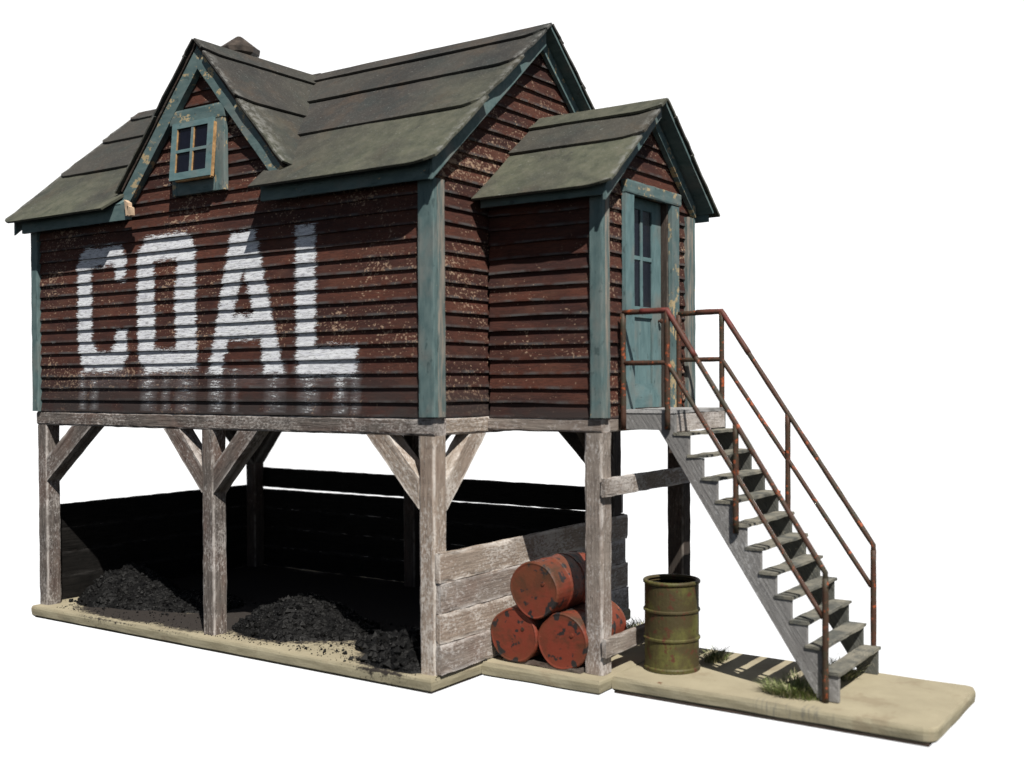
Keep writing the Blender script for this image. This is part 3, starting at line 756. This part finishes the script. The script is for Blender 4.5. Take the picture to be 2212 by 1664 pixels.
# ---- door
DX = XP-.10
door = box('door', (DX-.04, 1.56, 2.67), (DX-.012, 2.40, 4.92), M['teal_clean'], H, 2, .001)
G0, G1, GZ0, GZ1 = 1.72, 2.19, 3.76, 4.80
def dbox(n, lo, hi, m): return box(n, lo, hi, M[m], door, None, .0015)
dbox('stile', (DX-.010, 1.56, 2.67), (DX+.012, G0, 4.92), 'teal_clean'); dbox('stile', (DX-.010, G1, 2.67), (DX+.012, 2.40, 4.92), 'teal_clean')
dbox('door_rail', (DX-.010, G0, 4.80), (DX+.011, G1, 4.92), 'teal_clean'); dbox('door_rail', (DX-.010, G0, 3.64), (DX+.011, G1, 3.76), 'teal_clean')
dbox('door_rail', (DX-.010, G0, 2.67), (DX+.011, G1, 2.93), 'teal_clean')
bm = bmesh.new(); add_prism(bm, [V((DX-.009, G0, GZ0)), V((DX-.009, G1, GZ0)), V((DX-.009, G1, GZ1)), V((DX-.009, G0, GZ1))], (1, 0, 0), .004)
obj('pane', bm, M['glass'], door)
gm = (G0+G1)/2
dbox('muntin', (DX-.004, gm-.025, GZ0), (DX+.010, gm+.025, GZ1), 'teal_clean')
for z in (4.28,): dbox('muntin', (DX-.004, G0, z-.022), (DX+.008, gm-.025, z+.022), 'teal_clean'); dbox('muntin', (DX-.004, gm+.025, z-.022), (DX+.008, G1, z+.022), 'teal_clean')
bm = bmesh.new(); lathe(bm, [(.001, 0), (.012, .002), (.012, .02), (.026, .03), (.026, .05), (.001, .06)], (0, 0, 0), n=12)
bmesh.ops.transform(bm, matrix=Matrix.Translation((DX+.012, 2.33, 3.62)) @ Matrix.Rotation(math.pi/2, 4, 'Y'), verts=bm.verts)
obj('door_knob', bm, M['rail'], door)
# reveals and casing
box('door_frame', (DX-.04, 1.46, 2.62), (XP-.001, 1.552, 4.92), M['teal'], H, 2, .002)
box('door_frame', (DX-.04, 2.405, 2.62), (XP-.001, 2.47, 4.92), M['timber_dark'], H, 2, .002)
box('door_frame', (DX-.04, 1.46, 4.925), (XP-.001, 2.47, 4.97), M['timber_dark'], H, 1, .002)
box('door_casing', (XP+.001, 1.345, 2.65), (XP+.05, 1.535, 4.90), M['teal_clean'], H, 2, .002)
box('door_casing', (XP+.001, 2.40, 2.65), (XP+.05, 2.585, 4.90), M['teal_worn'], H, 2, .002)
box('door_casing', (XP+.001, 1.345, 4.905), (XP+.06, 2.615, 5.04), M['teal_worn'], H, 1, .002)
box('threshold', (DX-.04, 1.46, 2.60), (XP+.065, 2.47, 2.665), M['timber_dark'], H, 1, .002)

# ---- COAL lettering : paint skin following the boards
def inpoly(x, z, P):
    c = False; n = len(P)
    for i in range(n):
        x1, z1 = P[i]; x2, z2 = P[(i+1) % n]
        if (z1 > z) != (z2 > z) and x < (x2-x1)*(z-z1)/(z2-z1)+x1: c = not c
    return c
def dseg(x, z, a, b):
    vx, vz = b[0]-a[0], b[1]-a[1]; L = vx*vx+vz*vz; t = max(0, min(1, ((x-a[0])*vx+(z-a[1])*vz)/L)) if L else 0
    return math.hypot(x-a[0]-t*vx, z-a[1]-t*vz)
def sdist(x, z, outer, inner):
    P = outer; i = inpoly(x, z, P) and not any(inpoly(x, z, Q) for Q in inner)
    d = min(dseg(x, z, R[k], R[(k+1) % len(R)]) for R in [P]+inner for k in range(len(R)))
    return d if i else -d
LET = [
 ([(-5.90, 3.42), (-5.90, 4.52), (-5.74, 4.71), (-5.00, 4.71), (-4.86, 4.52), (-4.90, 4.24), (-5.10, 4.24), (-5.12, 4.44), (-5.58, 4.44), (-5.58, 3.50), (-5.46, 3.37), (-5.24, 3.37), (-5.12, 3.47), (-5.12, 3.66), (-4.88, 3.66), (-4.86, 3.28), (-5.0, 3.11), (-5.76, 3.11)], []),
 ([(-4.68, 3.25), (-4.68, 4.56), (-4.50, 4.76), (-3.72, 4.77), (-3.58, 4.58), (-3.56, 3.12), (-4.50, 3.08)], [[(-4.33, 3.40), (-4.33, 4.44), (-3.94, 4.44), (-3.94, 4.25), (-3.98, 4.1), (-3.96, 3.37)]]),
 ([(-3.39, 3.07), (-2.98, 4.70), (-2.56, 4.70), (-2.10, 3.05), (-2.44, 3.05), (-2.50, 3.44), (-3.02, 3.44), (-3.13, 3.07)], [[(-2.92, 3.75), (-2.77, 4.24), (-2.62, 3.75)]]),
 ([(-1.94, 3.08), (-1.94, 4.70), (-1.62, 4.70), (-1.62, 3.37), (-1.02, 3.37), (-1.02, 3.02), (-1.9, 3.02)], []),
]
DRIP = [(-5.85, -5.75, .5), (-5.62, -5.5, .3), (-4.6, -4.35, .55), (-4.2, -4.1, .25), (-3.95, -3.62, .35), (-3.35, -3.12, .7), (-2.95, -2.9, .2), (-2.42, -2.12, .3), (-1.9, -1.6, .45), (-1.35, -1.2, .8), (-1.1, -1.02, .35)]
def paintval(x, z):
    best = -1
    for o_, i_ in LET:
        if o_[0][0]-.6 < x < max(p[0] for p in o_)+.4: best = max(best, sdist(x, z, o_, i_))
    v = .40+best/.20
    v = max(0, min(.90, v))
    if 2.62 < z < 3.14:                         # scrubbed drips running down below the letters
        for a, b, s in DRIP:
            c = (a+b)/2; hw = (b-a)/2+.05; q = max(0, 1-abs(x-c)/hw)
            v = max(v, q**.5*(.30+.22*s)*(.80+.30*(z-2.62)/.5))
        if z > 2.85: v = max(v, (.22 if any(o_[0][0] < x < max(p[0] for p in o_) for o_, i_ in LET) else .0)*(z-2.7)/.4)
    return v
def lettering():
    src = fw.data; bm = bmesh.new(); lp = fl(bm, 'paint')
    # rebuild rows from the wall profile: sample wall surface per row
    rows = {}
    vs = src.vertices
    for f in src.polygons:
        c = f.center
        if not (2.6 < c.z < 5.0 and -6.1 < c.x < -.8) or f.normal.y > -.6: continue
        P = [vs[i].co for i in f.vertices]
        x0 = min(p.x for p in P); x1 = max(p.x for p in P)
        lo = [p for p in P]; lo.sort(key=lambda p: p.z)
        b = sorted(lo[:2], key=lambda p: p.x); t = sorted(lo[2:], key=lambda p: p.x)
        nx, nz = 8, max(1, round((t[0].z-b[0].z)/.022)); g = []
        val_any = False
        for j in range(nz+1):
            r = []
            for i in range(nx+1):
                p = b[0].lerp(b[1], i/nx).lerp(t[0].lerp(t[1], i/nx), j/nz); q = paintval(p.x, p.z); val_any |= q > .02
                r.append((p+f.normal*.003, q))
            g.append(r)
        if not val_any: continue
        G = [[bm.verts.new(p) for p, q in r] for r in g]
        for r, R in zip(g, G):
            for (p, q), v in zip(r, R): v[lp] = q
        for j in range(nz):
            for i in range(nx):
                if max(g[j][i][1], g[j][i+1][1], g[j+1][i][1], g[j+1][i+1][1]) > .02:
                    bm.faces.new((G[j][i], G[j][i+1], G[j+1][i+1], G[j+1][i]))
    bmesh.ops.delete(bm, geom=[v for v in bm.verts if not v.link_faces], context='VERTS')
    obj('painted_lettering', bm, M['letters'], fw, label='white hand painted letters COAL, worn and dripping')
lettering()

# ------------------------------------------------------------------ coal bin
B = empty('coal_bin', (-3.4, 2.0, 0), 'low plank bin walls, weathered outside and coal black inside, around the coal house posts', 'bin')
def plank(lo, hi, ax, inner, outm):
    lo = V(lo); hi = V(hi)
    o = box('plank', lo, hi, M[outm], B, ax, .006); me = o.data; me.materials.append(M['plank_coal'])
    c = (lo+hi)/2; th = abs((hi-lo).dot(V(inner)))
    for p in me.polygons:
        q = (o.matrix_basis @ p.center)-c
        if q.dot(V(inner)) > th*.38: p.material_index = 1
    return o
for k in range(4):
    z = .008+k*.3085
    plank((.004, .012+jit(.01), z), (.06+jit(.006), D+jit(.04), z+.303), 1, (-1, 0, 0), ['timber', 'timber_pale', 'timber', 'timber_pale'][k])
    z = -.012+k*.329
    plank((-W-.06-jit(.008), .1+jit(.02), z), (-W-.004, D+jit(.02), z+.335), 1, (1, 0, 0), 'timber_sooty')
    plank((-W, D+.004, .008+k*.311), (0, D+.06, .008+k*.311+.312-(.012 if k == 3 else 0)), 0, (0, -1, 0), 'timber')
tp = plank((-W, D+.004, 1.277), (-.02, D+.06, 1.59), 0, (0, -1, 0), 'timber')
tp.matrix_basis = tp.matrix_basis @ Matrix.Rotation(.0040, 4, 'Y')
for o in B.children:
    pass

# ------------------------------------------------------------------ coal piles
def chunk(bm, c, r):
    d = [V((1, 0, 0)), V((-1, 0, 0)), V((0, 1, 0)), V((0, -1, 0)), V((0, 0, 1)), V((0, 0, -1))]
    R3 = Matrix.Rotation(random.random()*6.3, 3, V((jit(1), jit(1), jit(1)+.01)).normalized())
    v = [bm.verts.new(V(c)+R3 @ (q*r*random.uniform(.6, 1.15))) for q in d]
    for a, b, e_ in ((0, 2, 4), (2, 1, 4), (1, 3, 4), (3, 0, 4), (2, 0, 5), (1, 2, 5), (3, 1, 5), (0, 3, 5)): bm.faces.new((v[a], v[b], v[e_]))
def pile(label, blobs, n, rmax=.05):
    """blobs: (cx, cy, rx, ry, h)"""
    def hz(x, y):
        z = 0
        for cx, cy, rx, ry, h in blobs:
            d = math.hypot((x-cx)/rx, (y-cy)/ry)
            if d < 1: z = max(z, h*(1-d)**.8*(1-.25*(1-d)**2))
        return z*(1+.25*mnoise.noise(V((x*4, y*4, 1)))) if z else 0
    x0 = min(b[0]-b[2] for b in blobs); x1 = max(b[0]+b[2] for b in blobs); y0 = min(b[1]-b[3] for b in blobs); y1 = max(b[1]+b[3] for b in blobs)
    bm = bmesh.new(); q = .035; nx = int((x1-x0)/q); ny = int((y1-y0)/q); g = {}
    for j in range(ny+1):
        for i in range(nx+1):
            x = x0+q*i; y = y0+q*j; z = hz(x, y); z2 = z+(abs(mnoise.noise(V((x*16, y*16, 3))))*.03 if z > .01 else -.02)
            g[i, j] = bm.verts.new((x+jit(.006), y+jit(.006), z2))
    for j in range(ny):
        for i in range(nx):
            c4 = (g[i, j], g[i+1, j], g[i+1, j+1], g[i, j+1])
            if max(v.co.z for v in c4) > 0: bm.faces.new(c4)
    bmesh.ops.delete(bm, geom=[v for v in bm.verts if not v.link_faces], context='VERTS')
    k = 0
    while k < n:
        x = random.uniform(x0-.08, x1+.08); y = random.uniform(y0-.08, y1+.08); z = hz(x, y)
        if z <= .01 and random.random() > .10: continue
        if y < -.09: continue
        r = random.uniform(.008, .022) if random.random() < .8 else random.uniform(.02, rmax)
        if z <= .01: r *= .6
        chunk(bm, (x, y, max(z, 0)+r*.35), r); k += 1
    c = blobs[0]
    o = obj('coal_pile', bm, M['coal'])
    for v in o.data.vertices: v.co -= V((c[0], c[1], 0))
    o.location = (c[0], c[1], 0)
    tag(o, label, 'coal heap', 'heaps of loose coal under the coal house')
pile('tallest coal heap against the left bin wall behind the leftmost post', [(-6.15, .95, .60, .72, .54), (-5.65, .85, .65, .5, .34), (-5.1, 1.15, .8, .6, .15)], 2600)
pile('broad coal heap just right of the middle post', [(-2.78, .90, .80, .72, .47), (-3.1, .75, .5, .5, .22), (-2.3, .95, .6, .5, .22)], 2600)
pile('small lumpy coal heap at the foot of the right front post', [(-.68, .42, .52, .48, .36), (-1.2, .62, .34, .3, .20), (-.38, .22, .26, .3, .18), (-.5, .8, .5, .4, .3)], 1700, .075)
# stray crumbs
bm = bmesh.new()
for _ in range(420):
    x = random.uniform(-6.4, -.25); y = abs(random.gauss(0, .22))-.04
    chunk(bm, (x, y, .004), random.uniform(.004, .012))
for (x, y, r) in ((-1.75, .18, .02), (-1.66, .14, .016), (-2.0, .05, .02), (-6.55, .3, .045), (-6.5, .34, .03)): chunk(bm, (x, y, r*.4), r)
tag(obj('coal_crumbs', bm, M['coal']), 'fine black coal crumbs strewn along the front of the base', 'coal crumbs', None, 'stuff')

# ------------------------------------------------------------------ staircase
T = empty('staircase', (2.7, 1.88, 0), 'steep grey wooden outside stair with rusty pipe handrails up to the teal door', 'staircase')
Y0, Y1 = 1.27, 2.50
RUN, RISE = .1495, .2165; X0, Z0 = 2.045, 2.445       # first tread nose line
NT_ = 11
for y in (Y0, Y1-.045):
    pts = [V((1.43, y, ZW-.145+.01)), V((1.43, y, 2.63)), V((X0, y, 2.63))]
    x, z = X0, Z0-.035
    pts.append(V((X0, y, z)))
    for k in range(NT_):
        xo = X0+RUN*k+.15; zt = Z0-RISE*k-.032
        pts.append(V((xo, y, zt)))
        zn = Z0-RISE*(k+1)-.032
        if k < NT_-1: pts.append(V((xo, y, zn)))
    xo = X0+RUN*(NT_-1)+.15
    pts.append(V((xo, y, 0)))
    pts.append(V((3.50, y, 0)))
    pts.append(V((1.865, y, 2.465)))
    bm = bmesh.new(); le = fl(bm, 'edge'); add_prism(bm, pts, (0, 1, 0), .045)
    bmesh.ops.triangulate(bm, faces=[f for f in bm.faces if len(f.verts) > 4])
    bmesh.ops.bevel(bm, geom=[e_ for e_ in bm.edges if e_.calc_face_angle(0) > .5], offset=.004, segments=1, affect='EDGES')
    # turn so grain runs down the stringer
    x_ = V((.557, 0, -.83)).normalized(); y_ = V((0, 1, 0)); z_ = x_.cross(y_)
    mw = Matrix(((x_.x, y_.x, z_.x, 1.43), (x_.y, y_.y, z_.y, y), (x_.z, y_.z, z_.z, 2.6), (0, 0, 0, 1)))
    bmesh.ops.transform(bm, matrix=mw.inverted(), verts=bm.verts)
    obj('stringer', bm, M['stair' if y == Y0 else 'tread'], T, mw)
for k in range(NT_):
    x = X0+RUN*k; z = Z0-RISE*k
    box('tread', (x-.015, Y0-.015+jit(.006), z-.031), (x+.170+jit(.004), Y1+.012+jit(.006), z), M['tread'], T, 1, .004)
# landing
box('landing_deck', (1.425, Y0-.005, 2.632), (X0+.01, Y1+.005, 2.668), M['stair'], T, 1, .004)
box('landing_fascia', (X0-.035, Y0+.048, 2.452), (X0+.012, Y1-.048, 2.630), M['timber'], T, 1, .004)
# handrails
def handrail(y, wall, cor, p2, p3, zlow, label):
    bm = bmesh.new(); r = .028
    top = subdiv([(wall[0], y, wall[1]), (cor[0], y, cor[1]), (p2[0], y, p2[1]), (p3[0], y, p3[1]), (p3[0]+.002, y, p3[1]-.14)])
    add_tube(bm, top, r); hr = obj('handrail', bm, M['rail'], T, smooth=True, label=label)
    bm = bmesh.new(); d = .52; d3 = .42
    add_tube(bm, subdiv([(wall[0], y, cor[1]-d), (cor[0], y, cor[1]-d), (p3[0]-.02, y, p3[1]-d3)]), r*.92); obj('middle_rail', bm, M['rail'], hr, smooth=True)
    for (x, zt), zb in zip((wall, cor, p2, p3), zlow):
        bm = bmesh.new(); add_tube(bm, subdiv([(x, y, zb), (x, y, zt-(.05 if x == p3[0] else .01))]), r*1.08); obj('rail_post', bm, M['rail'], hr, smooth=True)
    bm = bmesh.new(); c = V((cor[0], y, cor[1])); e1 = (V((p2[0], y, p2[1]))-c)
    add_tube(bm, subdiv([c+V((-.30, 0, .0)), c, c+e1*.42], .06), r*1.10); obj('red_rail_section', bm, M['rail_red'], hr, smooth=True)
handrail(1.245, (1.475, 3.655), (1.975, 3.66), (2.70, 2.545), (3.575, 1.19), (2.46, 2.47, 1.49, 0.0), 'rusty pipe handrail nearer the camera')
handrail(2.522, (1.475, 3.70), (1.99, 3.71), (2.735, 2.61), (3.63, 1.29), (2.46, 2.46, 1.36, .03), 'rusty pipe handrail on the far side')

# ------------------------------------------------------------------ drums
def drum(bm, r, h, openend=False, axis='y', c=(0, 0, 0)):
    if openend:
        p = [(r*.97, .0), (r*1.02, .006), (r*1.02, .028), (r*.97, .04)]
    p = [(r*.55, .004), (r*.90, .006), (r*.955, .002), (r*.99, .010), (r*1.01, .028), (r*.99, .045)]
    n = 10
    for zc in (h*.33, h*.66):
        p += [(r, zc-.04), (r*1.0, zc-.025), (r*1.025, zc-.010), (r*1.025, zc+.010), (r, zc+.025), (r, zc+.04)]
    p += [(r*.99, h-.045), (r*1.01, h-.028), (r*.99, h-.01), (r*.955, h-.002), (r*.90, h-.006), (r*.55, h-.004)]
    lathe(bm, p, c, axis, n=40)
reds = [((.366, .845), .296, 0.0, 'red rusty drum lying at lower left, tight against the plank wall', .92),
        ((.955, .865), .296, 0.03, 'red rusty drum lying at lower right of the stack, beside the porch post', .92),
        ((.640, .815), .80, .02, 'red rusty drum lying on top of the two others', .92)]
for (cx, cy), cz, rot, lab, ln in reds:
    t = empty('red_drum', (cx, cy+ln/2, 0 if cz < .5 else .5), lab, 'drum', 'red drums stacked beside the coal bin')
    bm = bmesh.new(); drum(bm, .293, ln)
    for v in bm.verts:
        n_ = mnoise.noise(v.co*4+V((cx*9, 0, 0)))*.020; v.co.x += n_; v.co.z += n_
    mw = Matrix.Translation((cx, cy, cz)) @ Matrix.Rotation(rot, 4, 'Z') @ Matrix.Rotation(cx*5, 4, 'Y')
    obj('drum_body', bm, M['red'], t, mw, smooth=False)
    bm = bmesh.new(); lathe(bm, [(.001, 0), (.020, .001), (.020, .014), (.012, .016)], (0, 0, 0), 'y', n=14)
    obj('bung_cap', bm, M['red'], t, Matrix.Translation((cx+.12, cy-.004, cz+.08)))
k_ = box('timber_chock', (.22, .875, 0), (1.17, .99, .045), M['timber_dark'], None, 0, .008)
tag(k_, 'thin dark timber strip lying under the front of the red drums', 'timber strip')

GD = empty('green_drum', (1.835, 1.60, 0), 'open olive green steel drum with rust patches standing under the stair', 'drum')
bm = bmesh.new(); R0, HH = .278, .92
p = [(.05, .02), (R0*.95, .015), (R0*1.035, 0), (R0*1.045, .03), (R0, .045)]
for zc in (HH*.355, HH*.665): p += [(R0, zc-.03), (R0*1.0, zc-.018), (R0*1.05, zc-.008), (R0*1.05, zc+.008), (R0, zc+.018), (R0, zc+.03)]
p += [(R0, HH-.05)]
p2 = p+[(R0*.95, HH-.05), (R0*.94, .1), (.02, .1)]
lathe(bm, p2, (1.835, 1.60, 0), n=44)
for f in bm.faces:
    c = f.calc_center_median(); rr = math.hypot(c.x-1.835, c.y-1.60)
    if c.z > .08 and rr < R0*.975: f.material_index = 1
obj('drum_body', bm, [M['green'], M['black']], GD)
bm = bmesh.new(); lathe(bm, [(R0*.90, HH-.052), (R0*1.0, HH-.045), (R0*1.055, HH-.030), (R0*1.06, HH-.012), (R0*1.02, HH), (R0*.93, HH-.002), (R0*.90, HH-.02)], (1.835, 1.60, 0), n=44)
for f in [f for f in bm.faces if len(f.verts) > 10]: bm.faces.remove(f)
obj('rim', bm, M['green'], GD, smooth=True)

# ------------------------------------------------------------------ grass tufts
def tuft(label, c, rx, ry, n, h, dry=.2):
    bm = bmesh.new()
    for i in range(n):
        a = random.random()*6.28; q = math.sqrt(random.random()); x = c[0]+math.cos(a)*rx*q; y = c[1]+math.sin(a)*ry*q
        hh = h*random.uniform(.4, 1.1)*(1-.35*q); a2 = a+jit(1.2); lean = hh*random.uniform(.3, 1.3); wd = random.uniform(.004, .0075)
        dr = V((math.cos(a2), math.sin(a2), 0)); sd_ = V((-dr.y, dr.x, 0)); prev = None
        mi = 1 if random.random() < dry else 0
        for s in range(4):
            t = s/3; p_ = V((x, y, -.005))+dr*(lean*t*t)+V((0, 0, hh*(t-.25*t*t)))
            w_ = wd*(1-t*.85); cur = (bm.verts.new(p_-sd_*w_), bm.verts.new(p_+sd_*w_))
            if prev:
                f = bm.faces.new((prev[0], prev[1], cur[1], cur[0])); f.material_index = mi
            prev = cur
    o = obj('grass_tuft', bm, [M['grass'], M['grass_dry']])
    for v in o.data.vertices: v.co -= V((c[0], c[1], 0))
    o.location = (c[0], c[1], 0); tag(o, label, 'grass tuft', 'grass tufts around the stair foot')
tuft('bushy green grass tuft spreading in front of the near stair foot', (3.24, 1.32), .30, .14, 760, .19, .25)
tuft('sparse dry grass behind the near stringer, left of the stair foot', (3.2, 1.58), .14, .12, 170, .22, .5)
tuft('grass tuft beneath the lowest treads, seen between them', (3.35, 2.2), .2, .2, 420, .24, .4)
tuft('grass tuft just right of the green drum base', (2.08, 2.15), .11, .18, 220, .17, .5)
tuft('pale grass patch behind the red drums near the rear porch post', (.95, 2.8), .34, .16, 620, .26, .6)
tuft('short grass under the low rail between porch post and green drum', (1.66, 1.75), .1, .3, 160, .10, .5)
